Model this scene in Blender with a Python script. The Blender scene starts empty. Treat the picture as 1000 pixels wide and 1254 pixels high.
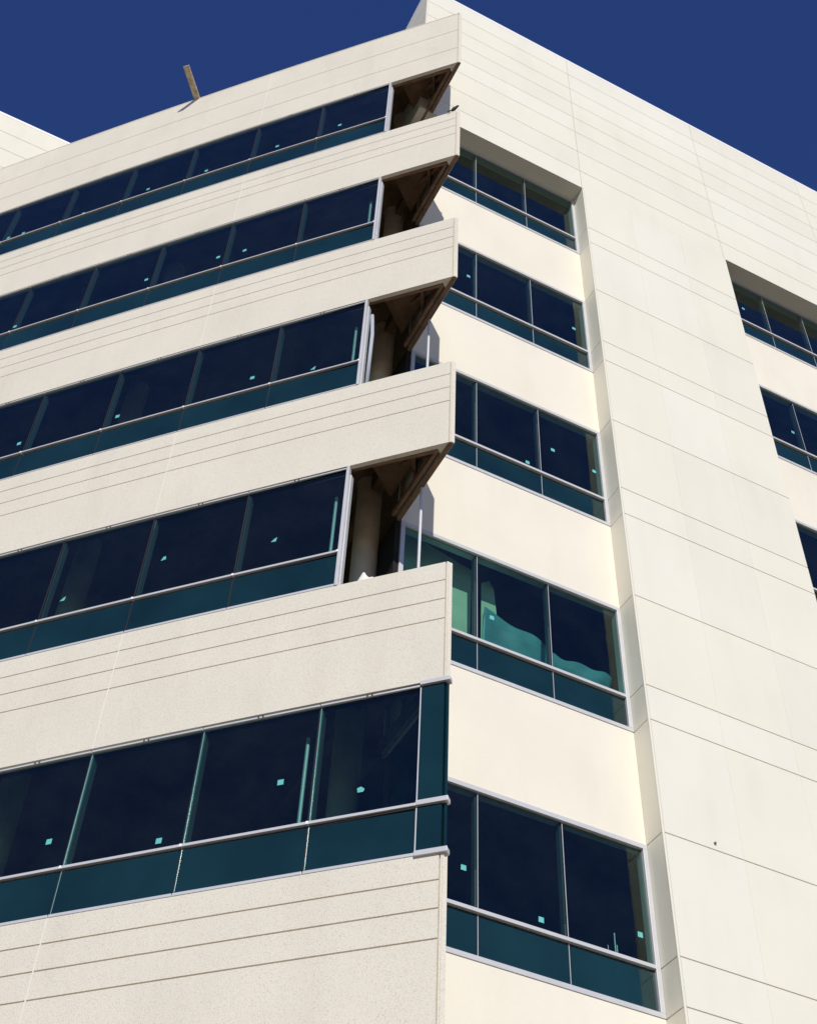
import bpy, math, random
from mathutils import Vector, Matrix
random.seed(7)
R = math.radians
# ------------------------------------------------------------------ camera
PITCH, ROLL, YAW = 0.846938, 0.054697, 0.430334
CAM = Vector((-8.52323, -10.83030, -9.66744))
FPX = 1655.265
sc = bpy.context.scene
C = sc.collection
cd = bpy.data.cameras.new("camera"); cam = bpy.data.objects.new("camera", cd); C.objects.link(cam)
cy_, sy_ = math.cos(YAW), math.sin(YAW)
fw = Vector((sy_*math.cos(PITCH), cy_*math.cos(PITCH), math.sin(PITCH)))
rt = Vector((cy_, -sy_, 0)); up = rt.cross(fw)
rt2 = rt*math.cos(ROLL)+up*math.sin(ROLL); up2 = -rt*math.sin(ROLL)+up*math.cos(ROLL)
M = Matrix((rt2, up2, -fw)).transposed().to_4x4(); M.translation = CAM
cam.matrix_world = M
cd.sensor_fit = 'VERTICAL'; cd.sensor_height = 24.0; cd.lens = 24.0*FPX/1254.0
cd.clip_start = 0.1; cd.clip_end = 3000
sc.camera = cam
# ------------------------------------------------------------------ sky and sun
SUN = Vector((-0.49, -1.525, 1.08)).normalized()
world = bpy.data.worlds.new("World"); sc.world = world; world.use_nodes = True
nt = world.node_tree; bg = nt.nodes["Background"]
sky = nt.nodes.new("ShaderNodeTexSky"); sky.sky_type = 'NISHITA'; sky.sun_disc = False
sky.sun_elevation = math.asin(SUN.z); sky.sun_rotation = math.atan2(SUN.x, SUN.y) % (2*math.pi)
sky.altitude = 600; sky.air_density = 1.1; sky.dust_density = 0.0; sky.ozone_density = 5.0
hs = nt.nodes.new('ShaderNodeHueSaturation'); hs.inputs['Hue'].default_value = .521; hs.inputs['Saturation'].default_value = 1.17; hs.inputs['Value'].default_value = 1.04
nt.links.new(sky.outputs[0], hs.inputs['Color']); nt.links.new(hs.outputs[0], bg.inputs[0]); bg.inputs[1].default_value = 0.09
sl = bpy.data.lights.new("sun", 'SUN'); sl.energy = 3.75; sl.angle = R(0.53); sl.color = (1.0, 0.955, 0.87)
so = bpy.data.objects.new("sun", sl); C.objects.link(so)
so.rotation_euler = SUN.to_track_quat('Z', 'Y').to_euler(); so.location = (-20, -40, 60)
sc.view_settings.view_transform = 'Standard'; sc.view_settings.look = 'None'
sc.view_settings.exposure = 0.0; sc.view_settings.gamma = 1.0
sc.cycles.max_bounces = 8; sc.cycles.transparent_max_bounces = 16
sc.cycles.use_denoising = True

# ------------------------------------------------------------------ helpers
def tag(o, label=None, cat=None, group=None, kind=None):
    if label: o['label'] = label
    if cat: o['category'] = cat
    if group: o['group'] = group
    if kind: o['kind'] = kind
    return o
def empty(name, loc=(0, 0, 0)):
    o = bpy.data.objects.new(name, None); C.objects.link(o); o.location = loc; return o
class MB:
    def __init__(s): s.v = []; s.f = []; s.mi = []; s.m = 0
    def hexa(s, p):   # p: 8 points, bottom 4 ccw then top 4
        n = len(s.v); s.v += [tuple(q) for q in p]
        for a in ((3, 2, 1, 0), (4, 5, 6, 7), (0, 1, 5, 4), (1, 2, 6, 5), (2, 3, 7, 6), (3, 0, 4, 7)):
            s.f.append(tuple(n+i for i in a)); s.mi.append(s.m)
    def box(s, x0, x1, y0, y1, z0, z1):
        s.hexa([(x0, y0, z0), (x1, y0, z0), (x1, y1, z0), (x0, y1, z0), (x0, y0, z1), (x1, y0, z1), (x1, y1, z1), (x0, y1, z1)])
    def prism(s, poly, z0, z1):
        n = len(s.v); k = len(poly)
        s.v += [(x, y, z0) for x, y in poly]+[(x, y, z1) for x, y in poly]
        s.f.append(tuple(range(n+k-1, n-1, -1))); s.f.append(tuple(range(n+k, n+2*k))); s.mi += [s.m]*2
        for i in range(k):
            j = (i+1) % k; s.f.append((n+i, n+j, n+k+j, n+k+i)); s.mi.append(s.m)
    def bar(s, a, b, w, h, upv=(0, 0, 1)):
        a = Vector(a); b = Vector(b); d = (b-a).normalized(); u = Vector(upv)
        if abs(d.dot(u)) > .99: u = Vector((1, 0, 0))
        r = d.cross(u).normalized()*w/2; t = d.cross(r).normalized()*h/2
        s.hexa([a-r-t, a+r-t, a+r+t, a-r+t, b-r-t, b+r-t, b+r+t, b-r+t])
    def tube(s, pts, rad, n=12):
        base = len(s.v); pts = [Vector(p) for p in pts]
        rad = rad if isinstance(rad, (list, tuple)) else [rad]*len(pts)
        for i, p in enumerate(pts):
            d = (pts[min(i+1, len(pts)-1)]-pts[max(i-1, 0)]).normalized()
            u = Vector((0, 0, 1)) if abs(d.z) < .9 else Vector((1, 0, 0))
            r = d.cross(u).normalized(); t = d.cross(r)
            for k in range(n):
                a = 2*math.pi*k/n; s.v.append(tuple(p+(r*math.cos(a)+t*math.sin(a))*rad[i]))
        for i in range(len(pts)-1):
            for k in range(n):
                a = base+i*n+k; b = base+i*n+(k+1) % n
                s.f.append((a, b, b+n, a+n)); s.mi.append(s.m)
        s.f.append(tuple(base+k for k in range(n-1, -1, -1))); s.mi.append(s.m)
        s.f.append(tuple(base+(len(pts)-1)*n+k for k in range(n))); s.mi.append(s.m)
    def build(s, name, mats, parent=None, smooth=False, bevel=0):
        me = bpy.data.meshes.new(name); me.from_pydata(s.v, [], s.f); me.update()
        if not isinstance(mats, (list, tuple)): mats = [mats]
        for m in mats: me.materials.append(m)
        for i, p in enumerate(me.polygons): p.material_index = s.mi[i]; p.use_smooth = smooth
        import bmesh
        b = bmesh.new(); b.from_mesh(me); bmesh.ops.recalc_face_normals(b, faces=b.faces); b.to_mesh(me); b.free()
        o = bpy.data.objects.new(name, me); C.objects.link(o)
        if parent: o.parent = parent
        if bevel:
            md = o.modifiers.new("bevel", 'BEVEL'); md.width = bevel; md.segments = 2; md.limit_method = 'ANGLE'
        return o

# ------------------------------------------------------------------ materials
def mat(name, col, rough=.8, spec=.3, metal=0, var=0, vscale=1.0, bump=0, bscale=30, speck=None, stain=0):
    m = bpy.data.materials.new(name); m.use_nodes = True; n = m.node_tree.nodes; l = m.node_tree.links
    p = n["Principled BSDF"]; p.inputs["Roughness"].default_value = rough; p.inputs["Metallic"].default_value = metal
    p.inputs["Specular IOR Level"].default_value = spec
    tc = n.new("ShaderNodeTexCoord"); col4 = (*col, 1)
    cur = None
    if var:
        t = n.new("ShaderNodeTexNoise"); t.inputs["Scale"].default_value = vscale; t.inputs["Detail"].default_value = 5
        l.new(tc.outputs["Object"], t.inputs["Vector"])
        r = n.new("ShaderNodeValToRGB"); l.new(t.outputs["Fac"], r.inputs[0])
        r.color_ramp.elements[0].position = .3; r.color_ramp.elements[1].position = .7
        r.color_ramp.elements[0].color = (*[c*(1-var) for c in col], 1); r.color_ramp.elements[1].color = (*[min(1, c*(1+var)) for c in col], 1)
        cur = r.outputs[0]
    if speck:
        for sc_, lo, hi, dark in speck:
            t = n.new("ShaderNodeTexNoise"); t.inputs["Scale"].default_value = sc_; t.inputs["Detail"].default_value = 3; t.inputs["Roughness"].default_value = .7
            l.new(tc.outputs["Object"], t.inputs["Vector"])
            r = n.new("ShaderNodeValToRGB"); l.new(t.outputs["Fac"], r.inputs[0])
            r.color_ramp.elements[0].position = lo; r.color_ramp.elements[1].position = hi
            r.color_ramp.elements[0].color = (0, 0, 0, 1); r.color_ramp.elements[1].color = (1, 1, 1, 1)
            mx = n.new("ShaderNodeMix"); mx.data_type = 'RGBA'; l.new(r.outputs[0], mx.inputs[0])
            mx.inputs[7].default_value = (*dark, 1)
            if cur: l.new(cur, mx.inputs[6])
            else: mx.inputs[6].default_value = col4
            cur = mx.outputs[2]
    if stain:
        mp = n.new("ShaderNodeMapping"); mp.inputs["Scale"].default_value = (1.6, 1.6, .35); l.new(tc.outputs["Object"], mp.inputs[0])
        t = n.new("ShaderNodeTexNoise"); t.inputs["Scale"].default_value = 1.3; t.inputs["Detail"].default_value = 6; l.new(mp.outputs[0], t.inputs["Vector"])
        r = n.new("ShaderNodeValToRGB"); l.new(t.outputs["Fac"], r.inputs[0])
        r.color_ramp.elements[0].position = .52; r.color_ramp.elements[1].position = .8
        r.color_ramp.elements[0].color = (0, 0, 0, 1); r.color_ramp.elements[1].color = (stain, stain, stain, 1)
        mx = n.new("ShaderNodeMix"); mx.data_type = 'RGBA'; l.new(r.outputs[0], mx.inputs[0])
        mx.inputs[7].default_value = (col[0]*.55, col[1]*.52, col[2]*.48, 1)
        if cur: l.new(cur, mx.inputs[6])
        else: mx.inputs[6].default_value = col4
        cur = mx.outputs[2]
    if cur: l.new(cur, p.inputs["Base Color"])
    else: p.inputs["Base Color"].default_value = col4
    if bump:
        t = n.new("ShaderNodeTexNoise"); t.inputs["Scale"].default_value = bscale; t.inputs["Detail"].default_value = 4
        l.new(tc.outputs["Object"], t.inputs["Vector"])
        b = n.new("ShaderNodeBump"); b.inputs["Strength"].default_value = bump; b.inputs["Distance"].default_value = .01
        l.new(t.outputs["Fac"], b.inputs["Height"]); l.new(b.outputs[0], p.inputs["Normal"])
    return m
PRECAST = mat("precast", (.768, .716, .605), .9, .2, var=.03, vscale=.8, bump=.2, bscale=90,
              speck=[(105, .53, .68, (.47, .42, .35)), (50, .61, .71, (.53, .47, .40))], stain=.14)
WALLS = [mat("wall_panel", (c[0], c[1], c[2]), .75, .25, var=.025, vscale=.6, bump=.05, bscale=60, stain=.10) for c in ((.80, .764, .645), (.782, .75, .642), (.803, .773, .668))]
WALL = WALLS[0]
STUCCO = mat("stucco", (.825, .772, .65), .85, .2, var=.03, vscale=.7, bump=.2, bscale=70, stain=.12)
JOINT = mat("joint", (.30, .26, .21), .9, .1)
SEAL = mat("sealant", (.80, .77, .68), .8, .2)
ALU = mat("aluminium", (.60, .60, .61), .42, .5, metal=.1, var=.04, vscale=3)
ALUW = mat("aluminium_trim", (.72, .72, .74), .45, .5, metal=.1)
EDGE = mat("edge_glint", (.30, .62, .58), .15, .8)
INMET = mat("inner_metal", (.13, .13, .14), .5, .4)
COPING = mat("coping", (.96, .94, .95), .4, .5)
DARKJ = mat("gasket_and_shade", (.03, .022, .022), .6, .3)
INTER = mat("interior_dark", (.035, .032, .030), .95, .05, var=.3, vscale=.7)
FIREP = mat("fireproofing", (.21, .135, .085), .95, .1, var=.35, vscale=2.5, bump=.5, bscale=18)
CONC = mat("column_concrete", (.72, .56, .44), .9, .15, var=.15, vscale=2.5, bump=.3, bscale=20)
STEEL = mat("rusty_steel", (.22, .14, .09), .8, .3, var=.3, vscale=5)
SPAND = mat("spandrel_glass", (.006, .028, .032), .05, .6, var=.30, vscale=.9, bump=.04, bscale=2)
STICK = mat("sticker", (.13, .52, .50), .5, .4, var=.05, vscale=20)
WOOD = mat("wood", (.56, .47, .32), .85, .2, var=.35, vscale=14, bump=.4, bscale=25)
PVC = mat("pipe_plastic", (.42, .46, .51), .5, .4)
SHEET = mat("sheet", (.95, .92, .66), .8, .2, var=.12, vscale=3)
GROUND = mat("ground", (.245, .205, .16), .95, .1, var=.2, vscale=.3, bump=.3, bscale=8)
def glass(name, T):
    m = bpy.data.materials.new(name); m.use_nodes = True; n = m.node_tree.nodes; l = m.node_tree.links
    for x in list(n): n.remove(x)
    out = n.new("ShaderNodeOutputMaterial"); mix = n.new("ShaderNodeMixShader"); l.new(mix.outputs[0], out.inputs[0])
    tr = n.new("ShaderNodeBsdfTransparent"); tr.inputs[0].default_value = (*[t**.5 for t in T], 1)
    gl = n.new("ShaderNodeBsdfGlossy"); gl.inputs["Roughness"].default_value = .015; gl.inputs[0].default_value = (.78, .97, .98, 1)
    fr = n.new("ShaderNodeFresnel"); fr.inputs[0].default_value = 1.56
    ge = n.new("ShaderNodeNewGeometry"); inv = n.new("ShaderNodeMath"); inv.operation = 'SUBTRACT'; inv.inputs[0].default_value = 1
    l.new(ge.outputs["Backfacing"], inv.inputs[1])
    mu = n.new("ShaderNodeMath"); mu.operation = 'MULTIPLY'; l.new(fr.outputs[0], mu.inputs[0]); l.new(inv.outputs[0], mu.inputs[1])
    l.new(mu.outputs[0], mix.inputs[0]); l.new(gl.outputs[0], mix.inputs[2])
    tcd = n.new("ShaderNodeTexCoord"); tn = n.new("ShaderNodeTexNoise"); tn.inputs["Scale"].default_value = 1.7; tn.inputs["Detail"].default_value = 7; tn.inputs["Roughness"].default_value = .62
    l.new(tcd.outputs["Object"], tn.inputs["Vector"]); mr = n.new("ShaderNodeMapRange"); l.new(tn.outputs["Fac"], mr.inputs[0])
    mr.inputs[1].default_value = .38; mr.inputs[2].default_value = .75; mr.inputs[3].default_value = .001; mr.inputs[4].default_value = .009
    df = n.new("ShaderNodeBsdfDiffuse"); df.inputs[0].default_value = (.30, .38, .36, 1); md = n.new("ShaderNodeMixShader")
    l.new(mr.outputs[0], md.inputs[0]); l.new(tr.outputs[0], md.inputs[1]); l.new(df.outputs[0], md.inputs[2]); l.new(md.outputs[0], mix.inputs[1])
    tc = n.new("ShaderNodeTexCoord"); t = n.new("ShaderNodeTexNoise"); t.inputs["Scale"].default_value = 1.1; t.inputs["Detail"].default_value = 1
    l.new(tc.outputs["Object"], t.inputs["Vector"]); b = n.new("ShaderNodeBump"); b.inputs["Strength"].default_value = .25; b.inputs["Distance"].default_value = .02
    l.new(t.outputs["Fac"], b.inputs["Height"]); l.new(b.outputs[0], gl.inputs["Normal"])
    return m
GLASS = glass("tinted_glass", (.38, .60, .56))

# ------------------------------------------------------------------ dimensions
TX, TY, TH, KA = -3.5488, -1.18538, 2.34908, -0.0044115
S3, W = 1.43145, 1.40159
def fp(s, z, d=0.0):
    th = TH+KA*s
    x = TX+(math.sin(th)-math.sin(TH))/KA; y = TY-(math.cos(th)-math.cos(TH))/KA
    return Vector((x-math.sin(th)*d, y+math.cos(th)*d, z))
def ms(i): return S3+(3-i)*W          # position of ribbon mullion i (3 is the last before the tip)
ZA = {0: -4.0, 1: 0.0, 2: 4.005, 3: 8.07, 4: 12.043, 5: 15.937}
ZB = {1: -1.631, 2: 2.333, 3: 6.357, 4: 10.364, 5: 14.337}
ZC = {1: -2.228, 2: 1.741, 3: 5.752, 4: 9.772, 5: 13.759}
LH = {0: -3.96, 1: -0.03, 2: 4.015, 3: 8.04, 4: 12.007, 5: 15.91}
LM = {0: -5.6, 1: -1.616, 2: 2.379, 3: 6.422, 4: 10.431, 5: 14.376}
LS = {0: -6.2, 1: -2.213, 2: 1.773, 3: 5.819, 4: 9.83, 5: 13.755, 6: 18.37}
GZ = -11.3; ZT = 22.32; REC = .3385
SEND = 15.0
def sbox(m, s0, s1, z0, z1, d0, d1):
    a, b, c, d = fp(s0, 0, d0), fp(s1, 0, d0), fp(s1, 0, d1), fp(s0, 0, d1)
    m.hexa([(p.x, p.y, z0) for p in (a, b, c, d)]+[(p.x, p.y, z1) for p in (a, b, c, d)])
def sweep(m, prof, s0, s1, n):
    """prof: closed list of (d,z); swept along the facade arc"""
    base = len(m.v); k = len(prof)
    for i in range(n+1):
        s = s0+(s1-s0)*i/n
        m.v += [tuple(fp(s, z, d)) for d, z in prof]
    for i in range(n):
        for j in range(k):
            a = base+i*k+j; b = base+i*k+(j+1) % k
            m.f.append((a, b, b+k, a+k)); m.mi.append(m.m)
    m.f.append(tuple(base+j for j in range(k))); m.mi.append(m.m)
    m.f.append(tuple(base+n*k+j for j in range(k-1, -1, -1))); m.mi.append(m.m)

# ------------------------------------------------------------------ ground
g = MB(); g.box(-900, 900, -900, 900, GZ-.2, GZ); tag(g.build('ground', GROUND), kind='structure')

B = empty('office_building', (0, 0, GZ))
tag(B, 'cream office building of five visible storeys with long teal ribbon windows and sharp overhanging corner', 'building')
class PB(MB):                                        # meshes of the building: parented without moving them
    pass
def part(m, name, mats, parent=B, **k):
    o = m.build(name, mats, None, **k); o.parent = parent
    if parent is B: o.matrix_parent_inverse = Matrix.Translation((0, 0, -GZ))
    return o

# ------------------------------------------------------------------ spandrel bands of the angled facade
THK = .065
def band(k, z0, z1, offs, joints=(1, -4), ret_y=REC):
    m = MB(); g_, dp = .017, .018
    prof = [(-THK, z0), (0, z0)]
    for o in sorted(offs, reverse=True):
        z = z1-o
        prof += [(0, z-g_/2), (-dp, z-g_/2), (-dp, z+g_/2), (0, z+g_/2)]
    prof += [(0, z1), (-THK, z1)]
    cuts = [0.035]+[ms(i) for i in joints if ms(i) < SEND]+[SEND]
    for a, b in zip(cuts[:-1], cuts[1:]):
        a2 = a+(.008 if a > .1 else 0); b2 = b-(.008 if b < SEND else 0)
        sweep(m, prof, a2, b2, max(2, int((b2-a2)/1.0)))
    # mitred tip piece and the return panel running back to the wall
    t0 = fp(0.02, 0, 0); t1 = fp(0.02, 0, -.03)
    a_, b_, c_ = fp(.2, 0, -.03), fp(.2, 0, -.095), fp(.02, 0, -.024)
    m.prism([(t0.x, t0.y), (t1.x, t1.y), (TX+.005, TY+.05), (TX+.005, TY+.002)], z0, z1)
    m.prism([(TX+.004, TY+.012), (c_.x, c_.y), (a_.x, a_.y), (b_.x, b_.y), (TX-.012, TY+.26)], z0+.003, z1-.003)
    m.prism([(TX, TY), (TX+.052, TY), (TX+.052, ret_y), (TX-.014, ret_y), (TX-.014, TY+.08)], z0, z1-.012)
    m.m = 1; m.box(TX-.018, TX+.044, TY+.012, ret_y-.002, z0-.012, z0-.001)
    o = part(m, 'spandrel_band', [PRECAST, STEEL])
    for i in joints:
        s = MB()
        if ms(i) < SEND:
            sbox(s, ms(i)-.0079, ms(i)+.0079, z0, z1, -THK+.01, -.001)
            s2 = s.build('sealant_joint', SEAL); s2.parent = o
    s = MB(); sweep(s, [(-THK+.02, z0+.03), (-.019, z0+.03), (-.019, z1-.03), (-THK+.02, z1-.03)], .04, SEND-.02, 14)
    # dark backing seen in the grooves
    s3 = s.build('groove_backing', JOINT); s3.parent = o
    return o
for k in range(0, 5): band(k, LH[k], LS[k+1], (.295, .595, .905))
band(-1, GZ, LS[0], (.3, .6, .9))
band(5, LH[5], LS[6], (.85, 1.74), ret_y=0.0)
cp = MB(); sweep(cp, [(-.13, LS[6]), (.006, LS[6]), (.006, LS[6]+.02), (-.13, LS[6]+.02)], .0, SEND, 16)
part(cp, 'parapet_coping', WALL)

# ------------------------------------------------------------------ ribbon windows
STK = {1: [(4.49, -1.27), (3.12, -1.53), (1.8, -1.06), (.89, -1.34)],
       2: [(5.34, 2.68), (3.93, 3.0), (2.34, 2.85)],
       3: [(7.17, 6.68), (5.42, 6.66), (3.16, 6.70), (2.16, 6.52)],
       4: [(8.39, 10.57), (5.76, 10.78), (4.36, 10.80), (3.85, 10.76)],
       5: [(9.7, 14.48), (9.34, 14.46), (7.93, 14.42), (6.49, 14.55), (5.2, 14.52), (3.69, 14.6), (2.39, 14.67)]}
ILO = {0: 0, 1: -2, 2: -3, 3: -4, 4: -5, 5: -5}
GD = -.022                                             # glass plane set back from the precast face
def child(m, name, mt, par, **k):
    if name == 'pane':                                    # no two panes sit quite alike
        c = sum((Vector(v) for v in m.v), Vector())/len(m.v); a = random.uniform(-.006, .006); b = random.uniform(-.006, .006)
        m.v = [tuple(Vector(v)+Vector((0, (v[2]-c.z)*a+(v[0]-c.x)*b, 0))) for v in m.v]
    o = m.build(name, mt, None, **k); o.parent = par; return o
for k in range(0, 6):
    zh, zm, zs = LH[k], LM[k], LS[k]
    ilo = ILO[k]; sr = .0 if k == 1 else S3; sl_ = ms(ilo)
    fr = MB()
    # head rail: shaded gasket strip then bright strip, cut at every mullion
    bays = [(ms(i+1), ms(i)) for i in range(2, ilo-1, -1)]
    if k == 1: bays = [(.284, S3)]+bays
    for a, b in bays:
        sbox(fr, a+.006, b-.006, zh-.060, zh-.036, -.10, .006)
        sbox(fr, a+.006, b-.006, zs+.003, zs+(.038 if k < 3 else .028), -.10, .006)
        sbox(fr, a+.006, b-.006, zm-(.014 if k < 3 else .008), zm+.020, -.09, .010)
        c = (a+b)/2
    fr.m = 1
    sbox(fr, sr+(.29 if k == 1 else .0), sl_, zm-.040, zm-.0185, -.09, -.004)  # dark strip paints in the shade under the mid rail
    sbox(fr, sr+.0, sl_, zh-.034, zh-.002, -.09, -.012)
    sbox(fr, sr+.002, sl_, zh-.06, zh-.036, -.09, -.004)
    for a, b in bays:                                  # clips mid bay
        for dx in (-.035, .02): sbox(fr, (a+b)/2+dx, (a+b)/2+dx+.018, zh-.058, zh-.036, -.02, .010)
    fr.m = 0
    if k != 1:
        sbox(fr, S3-.044, S3-.004, zs, zh-.004, -.06, .012)      # jamb that closes the ribbon
        sbox(fr, S3-.066, S3-.046, zs, zh-.16, -.11, -.03)
    else:                                              # glazed corner: heavier rails that run past the tip
        for z in (zh-.052, zm-.025, zs-.012):
            sbox(fr, -.05, .282, z, z+.056, -.06, .028)
            fr.box(TX+.0, TX+.05, TY-.02, TY+1.4, z+.004, z+.052)
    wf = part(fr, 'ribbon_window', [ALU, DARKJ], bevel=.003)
    # vision and spandrel panes
    edges = [ms(i) for i in range(3, ilo-1, -1)]
    if k == 1: edges = [.284]+edges
    for a, b in zip(edges[:-1], edges[1:]):
        p = MB(); sbox(p, a+.009, b-.009, zm+.022, zh-.036, GD-.02, GD); child(p, 'pane', GLASS, wf)
        p = MB(); sbox(p, a+.009, b-.009, zs+.05, zm-.028, GD-.02, GD); child(p, 'spandrel_pane', SPAND, wf)
    if k == 1:
        p = MB(); sbox(p, .02, .275, zm+.05, zh-.075, GD-.02, GD+.02); child(p, 'corner_pane', SPAND, wf)
        p = MB(); sbox(p, .02, .275, zs+.06, zm-.03, GD-.02, GD+.02); child(p, 'corner_pane', SPAND, wf)
        p = MB(); p.box(TX+.01, TX+.04, TY+.0, REC, zs+.05, zh-.07); child(p, 'corner_pane', SPAND, wf)
        p = MB(); sbox(p, .274, .287, zs+.06, zh-.07, -.05, .0); child(p, 'mullion', ALU, wf)
    # the butt joints and interior mullions
    for i, e in enumerate(edges):
        if k == 1 and e < 1: continue
        q = MB(); q.m = 1
        sbox(q, e-.0088, e+.0088, zs+.05, zm-.028, GD-.02, GD-.002); sbox(q, e-.0088, e+.0088, zm+.022, zh-.036, GD-.02, GD-.002)
        q.m = 0
        q.m = 3; sbox(q, e-.025, e+.025, zm+.022, zh-.04, GD-.11, GD-.024)
        q.m = 2
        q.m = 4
        if k == 1: sbox(q, e-.0125, e-.0088, zs+.06, zh-.05, GD-.02, GD+.003)     # thin pale strip painted in as the sun glint on the joint
        q.m = 2; sbox(q, e-.012, e+.012, zm-.016, zm+.018, .011, .018)
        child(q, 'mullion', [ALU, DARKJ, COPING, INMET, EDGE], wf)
    # backing behind spandrel glass
    q = MB(); sweep(q, [(GD-.18, zs-.2), (GD-.06, zs-.2), (GD-.06, zm), (GD-.18, zm)], .1 if k == 1 else S3+.02, sl_, 12)
    child(q, 'spandrel_backing', INTER, wf)
    for j, (s, z) in enumerate(STK.get(k, [])):
        z += .045
        q = MB(); h = .034
        tri = (k == 2) or (k, j) == (3, 3)
        P = [(-h, -h), (h, -h), (h, h), (-h, h)]
        if tri: P = [(-h*1.3, -h*.9), (h*.7, -h*1.1), (h*1.1, h*1.1), (h*.1, h*.6)] if j != 1 else [(-h, -h), (h*1.2, -h*.6), (h*.8, h*1.2), (-h*.2, h)]
        if (k, j) == (1, 3): P = [(-h, -h), (h*.8, -h), (h*1.2, 0), (0, h), (-h*1.2, h*.6)]
        n0 = len(q.v)
        f0 = [fp(s-dx, z+dz, GD+.002) for dx, dz in P]; f1 = [fp(s-dx, z+dz, GD+.004) for dx, dz in P]
        q.v += [tuple(v) for v in f0+f1]; K = len(P)
        q.f += [tuple(range(K-1, -1, -1)), tuple(range(K, 2*K))]+[(i, (i+1) % K, K+(i+1) % K, K+i) for i in range(K)]
        q.mi = [0]*len(q.f)
        child(q, 'sticker', STICK, wf)

# ------------------------------------------------------------------ front wall with its raised frame
TOPZ = [15.937, 16.68, 17.58, 18.52, 19.25, 20.02, 20.76, 21.56, ZT]
PZ = [GZ, -10.24, -9.65, -8.0, -6.24, -5.65, -4.0]
for k in range(1, 6): PZ += [ZC[k], ZB[k], ZA[k]]
PZ = sorted(set(PZ))
XR = 13.2
fwm = MB(); G = .015
def cells(xs, zs, y0=0.0, y1=.03, gx=None):
    for i in range(len(xs)-1):
        for j in range(len(zs)-1):
            a = (gx[i] if gx else G)/2; b = (gx[i+1] if gx else G)/2
            fwm.m = random.choice((0, 0, 1, 2))
            fwm.box(xs[i]+(a if i else 0), xs[i+1]-(b if i < len(xs)-2 else 0), y0, y1, zs[j]+(G/2 if j else 0), zs[j+1]-(G/2 if j < len(zs)-2 else 0))
XL = -3.792
tops = [XL, -0.006, 3.565, 6.815, 10.0, XR]
def zwob(): pass
cells([XL+.03]+tops[1:], TOPZ, gx=[0, .009, .009, .009, .009, 0])
fwm.m = 0; fwm.box(XL, XL+.027, 0, .03, TOPZ[0], ZT)                 # corner bead
PZ2 = [z for z in PZ]
cells([.035, 1.187, 2.410, 3.594], PZ2, gx=[0, .004, .004, 0])
fwm.m = 0
for x in (1.187, 2.410): fwm.box(x-.0019, x+.0019, .0025, .03, GZ, 15.92)
fwm.box(0, .031, 0, .02, GZ, 15.93)                       # corner bead along the reveal
cells([12.0, XR], PZ2); fwm.m = 0
for j in range(len(PZ2)-1):                               # reveal faces with the same joints
    fwm.box(.002, .05, .0215, REC+.14, PZ2[j]+(G/2 if j else 0), PZ2[j+1]-G/2)
    fwm.box(12.0, 12.05, .031, REC+.14, PZ2[j]+(G/2 if j else 0), PZ2[j+1]-G/2)
fwo = part(fwm, 'front_wall', WALLS, bevel=.0025)
bk = MB()
bk.box(XL+.02, XR-.02, .0305, REC+.02, 15.945, ZT-.01)
bk.box(.052, 3.58, .0305, REC+.14, GZ, 15.93); bk.box(.02, .052, .06, REC+.1, GZ, 15.93); bk.box(12.06, XR-.02, .0305, REC+.14, GZ, 15.93)
o = bk.build('joint_backing', JOINT); o.parent = fwo
sf = MB(); sf.box(XL, .0, .031, REC+.2, 15.938, 15.944); sf.box(3.596, 11.998, .031, REC+.2, 15.938, 15.944)
o = sf.build('soffit', WALL); o.parent = fwo
cp = MB(); cp.box(XL-.003, XR, -.003, .32, ZT-.001, ZT+.10)
cp.box(XL-.003, XL+.3, .325, 9.0, ZT-.001, ZT+.10)
part(cp, 'roof_coping', COPING)
sw = MB()                                                 # side of the tall wall above the roof
zz = [15.95]+TOPZ[1:]
for j in range(len(zz)-1): sw.box(XL, XL+.25, .0305 if j else .0305, 9.0, zz[j]+.006, zz[j+1]-.006)
sw.box(XL+.02, XL+.2, .04, 8.95, 15.96, ZT-.01)
part(sw, 'side_wall', WALL)
# jamb of pier on the hidden side of the right recess
# ------------------------------------------------------------------ recessed walls
rw = MB()
for x0, x1 in ((TX+.054, -.001), (3.596, 11.999)):
    for k in range(1, 5):
        rw.box(x0, x1, REC, REC+.15, ZA[k]+.002, ZC[k+1]-.002)
    rw.box(x0, x1, REC, REC+.15, GZ, ZC[1]-.002)
part(rw, 'recessed_wall', STUCCO)
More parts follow.
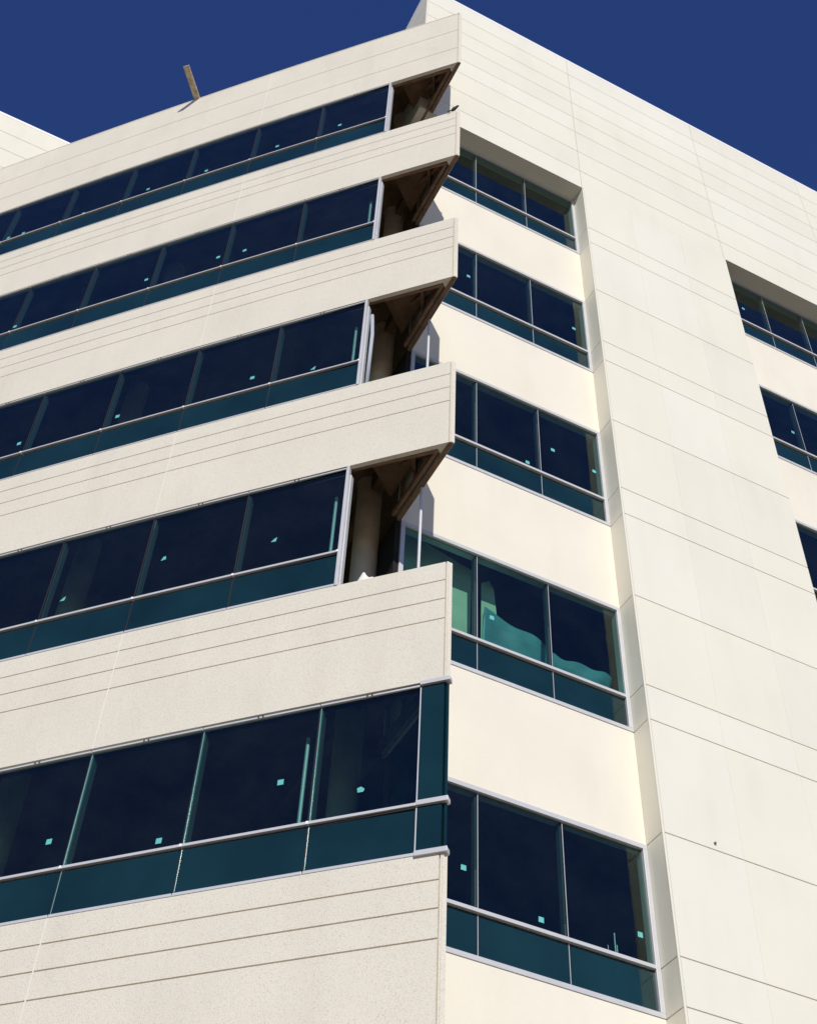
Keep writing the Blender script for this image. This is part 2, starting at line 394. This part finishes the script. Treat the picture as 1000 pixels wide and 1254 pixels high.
# ------------------------------------------------------------------ windows in the recesses
RST = {1: [(-2.49, -1.13), (-1.52, -1.47), (-.21, -1.25)], 2: [(-2.09, 2.86)], 3: [(-1.42, 6.50), (-.94, 7.09), (-.18, 7.0)],
       4: [(-2.47, 11.09), (-.30, 10.98), (4.57, 10.92)], 5: [(4.14, 14.90)]}
GY = .368
for bay, xs in ((0, [TX+.054, -2.312, -1.180, -.001]), (1, [3.596, 4.78, 5.85, 6.93, 8.0, 9.07, 10.14, 11.2, 11.999])):
    for k in range(1, 6):
        a, b, c = ZA[k], ZB[k], ZC[k]; x0, x1 = xs[0], xs[-1]; fy = REC-.012
        f = MB()
        f.box(x0, x1, fy, REC+.14, a-.068, a-.001); f.box(x0, x1, fy, REC+.14, c, c+.062)
        f.box(x0, x0+.062, fy, REC+.14, c+.062, a-.068); f.box(x1-.064, x1, fy, REC+.14, c+.062, a-.068)
        f.box(x0+.062, x1-.064, fy-.004, REC+.14, b-.022, b+.026)
        w = part(f, 'recessed_window', [ALU, DARKJ], bevel=.004)
        ed = [x0+.062]+xs[1:-1]+[x1-.064]
        for i in range(len(ed)-1):
            l_ = ed[i]+(.008 if i else .0); r_ = ed[i+1]-(.008 if i < len(ed)-2 else 0)
            p = MB(); p.box(l_, r_, GY, GY+.02, b+.026, a-.068); child(p, 'pane', GLASS, w)
            p = MB(); p.box(l_, r_, GY, GY+.02, c+.062, b-.022); child(p, 'spandrel_pane', SPAND, w)
        for x in xs[1:-1]:
            q = MB(); q.m = 2; q.box(x-.0075, x+.0075, GY-.001, GY+.02, c+.062, b-.03); q.box(x-.0075, x+.0075, GY-.001, GY+.02, b+.032, a-.068)
            q.m = 0; q.box(x-.004, x+.003, GY-.006, GY-.0012, c+.064, b-.024); q.box(x-.004, x+.003, GY-.006, GY-.0012, b+.028, a-.07)
            q.m = 1; q.box(x-.025, x+.025, GY+.021, GY+.10, b, a-.07)
            child(q, 'mullion', [ALU, INMET, DARKJ], w)
        q = MB(); q.box(x0+.01, x1-.01, GY+.04, GY+.16, c-.1, b); child(q, 'spandrel_backing', INTER, w)
        for (x, z) in RST.get(k, []):
            if (x > 0) != bool(bay): continue
            q = MB(); h = .034; q.hexa([(x-h, GY-.005, z-h), (x+h, GY-.005, z-h), (x+h, GY-.003, z-h), (x-h, GY-.003, z-h), (x-h*.9, GY-.005, z+h), (x+h, GY-.005, z+h), (x+h, GY-.003, z+h), (x-h*.9, GY-.003, z+h)])
            child(q, 'sticker', STICK, w)

# ------------------------------------------------------------------ inside: slabs, columns, core
def outline(d, x1=12.9, yb=8.5):
    pts = []
    for i in range(0, 16):
        s = SEND*i/15; p = fp(s if i else .35, 0, d); pts.append((p.x, p.y))
    e = pts[-1]
    return [(TX-.06, TY+.45), (TX-.06, REC+.17), (x1, REC+.17), (x1, yb), (e[0]+3, e[1]+3)]+pts[::-1]
for k in range(0, 6):
    zf = (LS[k+1]-.32) if k < 5 else 17.45
    m = MB(); m.prism(outline(-.24), zf-.2, zf)
    # beams under the slab
    sl1 = part(m, 'floor_slab', FIREP)
    q = MB()
    a = fp(.9, 0, -.55); b = fp(14, 0, -.55)
    q.bar((a.x, a.y, zf-.40), (b.x, b.y, zf-.40), .16, .36)
    q.bar((-3.72, 1.0, zf-.42), (-3.72, 7.8, zf-.42), .18, .4)
    q.bar((-3.72, 1.0, zf-.36), (-3.72, -.45, zf-.36), .12, .28)
    o = q.build('floor_beam', FIREP); o.parent = sl1
    zb = LH[k]
    q = MB(); a = fp(1.3, 0, -THK-.09); b = fp(.3, 0, -THK-.09)
    q.prism([(b.x, b.y), (a.x, a.y), (TX-.09, REC+.1), (TX-.09, TY+.40)], zb+.50, zb+.53)
    part(q, 'soffit_board', FIREP)
    # light steel framing that carries the prow
    q = MB()
    for s in (.35, .8, 1.25):
        p0 = fp(s, 0, -THK-.03); p1 = fp(s, 0, -THK-.03)
        q.bar((p0.x, p0.y, zb+.03), (p1.x, p1.y, zf-.2), .04, .06)
    for y in (-.75, -.3, .1):
        q.bar((TX-.07, y, zb+.03), (TX-.07, y, zf-.2), .05, .04)
    a = fp(.3, 0, -THK-.02); q.bar((a.x, a.y, zb+.14), (TX-.07, -.6, zb+.30), .07, .05)
    a = fp(.55, 0, -THK-.02); q.bar((a.x, a.y, zb+.22), (TX-.07, -.25, zb+.38), .05, .09)
    a = fp(1.0, 0, -THK-.02); q.bar((a.x, a.y, zb+.5), (TX-.07, .1, zb+.6), .05, .05)
    a = fp(.05, 0, -THK-.03); b = fp(S3, 0, -THK-.03); q.bar((a.x, a.y+.03, zb+.06), (b.x, b.y, zb+.06), .05, .09)
    q.bar((TX-.07, TY+.2, zb+.07), (TX-.07, REC, zb+.07), .05, .10)
    q.bar((TX-.09, TY+.35, zb+.2), (TX-.3, REC, zb+.75), .06, .06)
    part(q, 'prow_framing', STEEL)
for k in range(0, 6):
    zf = LS[k+1]-.32-.2 if k < 5 else 17.25
    z0 = LS[k]-.32
    q = MB(); q.tube([(-3.72, 1.0, z0), (-3.72, 1.0, zf-.18), (-3.72, 1.0, zf-.02)], [.18, .18, .2], 28)
    part(q, 'column', CONC, smooth=False)
for s in (6.2, 11.5):
    for k in range(1, 6):
        c = fp(s, 0, -1.2); q = MB(); q.tube([(c.x, c.y, LS[k]-.32), (c.x, c.y, LS[k+1]-.52 if k < 5 else 17.2)], .18, 20); part(q, 'column', CONC)
core = MB()
core.box(-3.6, 12.8, 4.2, 4.35, GZ, 17.2)
a = fp(1.5, 0, -4.6); b = fp(14.6, 0, -4.6)
core.hexa([(a.x, a.y, GZ), (a.x+.1, a.y+.1, GZ), (b.x+.1, b.y+.1, GZ), (b.x, b.y, GZ), (a.x, a.y, 17.2), (a.x+.1, a.y+.1, 17.2), (b.x+.1, b.y+.1, 17.2), (b.x, b.y, 17.2)])
a = fp(14.7, 0, -.12); b = fp(14.7, 0, -4.6); core.bar((a.x, a.y, 3), (b.x, b.y, 3), .1, 28.4)
core.box(12.85, 12.95, .5, 8, GZ, 17.2)
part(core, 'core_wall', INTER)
# partition just inside the recess window line, seen dark through the prow openings
for k in range(1, 6):
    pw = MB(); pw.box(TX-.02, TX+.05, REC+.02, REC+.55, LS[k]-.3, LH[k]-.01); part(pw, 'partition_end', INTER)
    q = MB(); q.prism([(-5.2, .9), (-4.6, .05), (TX-.05, -.9), (TX-.05, 3.5), (-5.2, 3.5)], LS[k]-.319, LS[k]-.305); part(q, 'floor_bounce_layer', CONC)  # pale floor layer added to bounce light up onto the column
# posts seen inside the glass beside the last ribbon pane
for k in range(1, 5):
    s = S3+.25; q = MB(); p = fp(s, 0, -.32); q.tube([(p.x, p.y, LS[k]+.2), (p.x, p.y, LH[k]-.20)], .022, 12); part(q, 'inner_post', ALUW, smooth=False)

# ------------------------------------------------------------------ loose things
def top(o, label, cat, group=None): return tag(o, label, cat, group)
# plank over the parapet
m = MB(); d = Vector((-.41, -.435, .14)).normalized(); a = Vector((-7.80, 3.10, 18.425))
m.bar(a-d*.9, a+d*.62, .13, .05)
top(m.build('wooden_plank', WOOD, bevel=.004), 'weathered timber plank lying over the roof edge and poking out against the sky', 'plank')
# posts in the prow openings
for k in (2, 3):
    m = MB(); m.box(TX-.0+.012, TX+.042, -.33, -.30, LS[k]-.3, LH[k]+.1)
    m.box(TX+.0, TX+.054, -.345, -.285, LS[k]-.3, LS[k]-.285)
    top(m.build('metal_post', ALUW, bevel=.002),
        {2: 'thin pale upright post in the corner opening nearest the white debris lump', 3: 'thin pale upright post in the corner opening that holds the leaning pipe'}[k], 'post', 'thin posts in the corner openings')
# leaning pipe, third opening
m = MB(); p = fp(S3-.20, 0, -.20)
b0 = fp(S3-.115, LS[3]-.25, -.10); b1 = fp(S3-.12, 7.2, -.12); b2 = fp(S3-.095, 7.72, -.11)
m.tube([b0, b1, b1*.3+b2*.7, b2], [.03, .03, .03, .026], 14)
top(m.build('pipe', PVC, smooth=True), 'pale grey plastic pipe leaning behind the window end in the corner opening', 'pipe')
# white debris on the ledge
m = MB(); random.seed(3)
import bmesh
bm = bmesh.new(); bmesh.ops.create_icosphere(bm, subdivisions=3, radius=1)
c = fp(1.07, LS[2], -.06)
for v in bm.verts:
    n_ = v.co.copy(); r_ = 1+.22*math.sin(5*n_.x+2)+.15*math.sin(9*n_.y+n_.z*5)+random.uniform(-.06, .06)
    t_ = fp(1.07, 0, 0)-fp(1.17, 0, 0); t_.normalize(); nn = Vector((-.71, -.70, 0))
    w_ = 1-.55*max(0, n_.z)
    v.co = c+t_*(n_.x*.13*r_*w_)+nn*(n_.y*.045*r_)+Vector((0, 0, max(-.002, n_.z*.13*r_+.01)))
me = bpy.data.meshes.new('debris'); bm.to_mesh(me); bm.free(); me.materials.append(SEAL)
o = bpy.data.objects.new('debris', me); C.objects.link(o); top(o, 'small crumpled white lump of debris lying on the ledge in front of the column', 'debris')
# hanging sheets behind the second floor window
def sheet(outl, y, name, label, bow=0.0):
    m = MB(); K = len(outl)
    m.v = [(x, y+bow*math.sin(x*7), z) for x, z in outl]+[(x, y+.008+bow*math.sin(x*7), z) for x, z in outl]
    m.f = [tuple(range(K)), tuple(range(2*K-1, K-1, -1))]+[(i, (i+1) % K, K+(i+1) % K, K+i) for i in range(K)]; m.mi = [0]*len(m.f)
    top(m.build(name, SHEET), label, 'sheet')
sheet([(-3.3, 2.3), (-2.20, 2.3), (-2.17, 4.1), (-3.3, 4.4)], .78, 'hanging_sheet', 'flat pale green sheet hanging behind the glass next to the ledge corner')
sheet([(-2.02, 2.3), (-1.70, 2.3), (-1.745, 3.2), (-1.80, 3.92), (-1.88, 4.05), (-2.0, 3.95)], .80, 'hanging_sheet', 'narrow ragged pale green sheet hanging behind the middle pane')
# drooping roll of plastic
m = MB(); K = 40; base = []
for i in range(K+1):
    x = -2.0+2.0*i/K
    zt = 3.42-.42*math.sin(min(1, i/K*1.25)*math.pi/2)+.03*math.sin(i*.5) if i < K*.55 else 3.0+.03*math.sin(i*.7)-.03*(i/K)+.06*math.exp(-((i-K*.55)/6)**2)
    for j in range(7):
        t = j/6; m.v.append((x, .70+.10*math.sin(t*2.4+.4*math.sin(x*6)), zt-(zt-2.1)*t))
for i in range(K):
    for j in range(6):
        a = i*7+j; m.f.append((a, a+1, a+8, a+7)); m.mi.append(0)
o = m.build('plastic_sheet', mat("plastic_film", (.20, .42, .46), .4, .5, var=.2, vscale=3), smooth=True); sd = o.modifiers.new('s', 'SOLIDIFY'); sd.thickness = .004
top(o, 'drooping pale plastic sheet slumped along the bottom of the window', 'sheet')
# rods behind lowest recessed window
m = MB(); m.tube([(-.46, .52, -2.0), (-.47, .50, -1.24)], .007, 8); m.tube([(-.40, .56, -2.0), (-.405, .56, -1.34)], .006, 8); m.tube([(-.56, .50, -2.0), (-.57, .50, -1.42)], .005, 8)
top(m.build('metal_rods', COPING), 'cluster of thin upright white rods behind the glass of the lowest recessed window', 'rods')
# bird on the tip
c = Vector((TX-.03, TY+.03, LS[5]))
m = MB(); ax = Vector((.5, -.5, .75)).normalized()
p0 = c+Vector((-.05, .03, .035)); body = [p0-ax*.03, p0, p0+ax*.05, p0+ax*.10, p0+ax*.125, p0+ax*.15, p0+ax*.17]
m.tube(body, [.010, .028, .036, .026, .022, .020, .006], 12)
m.tube([p0+ax*.155, p0+ax*.155+Vector((.035, -.01, -.005))], [.007, .001], 6)
m.tube([p0+ax*.0, p0-ax*.05+Vector((-.02, 0, .0)), p0-ax*.09+Vector((-.03, 0, .01))], [.018, .012, .008], 8)
for s in (-.012, .012): m.tube([p0+Vector((s, s, .01)), Vector((p0.x+s, p0.y+s, c.z))], .003, 6)
top(m.build('bird', mat('feathers', (.045, .05, .045), .7, .3, var=.3, vscale=30), smooth=True), 'small dark bird perched on the tip of the highest open ledge', 'bird')
# anchor mark on front wall
m = MB(); m.tube([(.767, .001, .095), (.767, -.02, .095)], .016, 10); part(m, 'wall_anchor', STEEL)

# ------------------------------------------------------------------ wing behind the roof edge
Wg = empty('building_wing', (-9, 7.84, 17))
tag(Wg, 'cream wall of a further wing rising behind the roof edge at the left', 'building')
m = MB(); wz = [17.3, 18.52, 19.25, 20.02, 20.80, 21.56, ZT]
m2 = MB()
for j in range(len(wz)-1): m2.box(-14.5, -5.6, 7.84, 7.87, wz[j]+.009, wz[j+1]-.009)
m2.box(-14.5, -14.47, 7.871, 12, 17.3, ZT); m2.box(-5.63, -5.6, 7.871, 12, 17.3, ZT)
o = m2.build('wall', WALL); o.parent = Wg; o.matrix_parent_inverse = Matrix.Translation((9, -7.84, -17))
m.box(-14.46, -5.64, 7.8705, 12, 17.3, ZT-.01); o = m.build('joint_backing', JOINT); o.parent = Wg; o.matrix_parent_inverse = Matrix.Translation((9, -7.84, -17))
m = MB(); m.box(-14.503, -5.597, 7.837, 12.003, ZT-.001, ZT+.085); o = m.build('coping', COPING); o.parent = Wg; o.matrix_parent_inverse = Matrix.Translation((9, -7.84, -17))
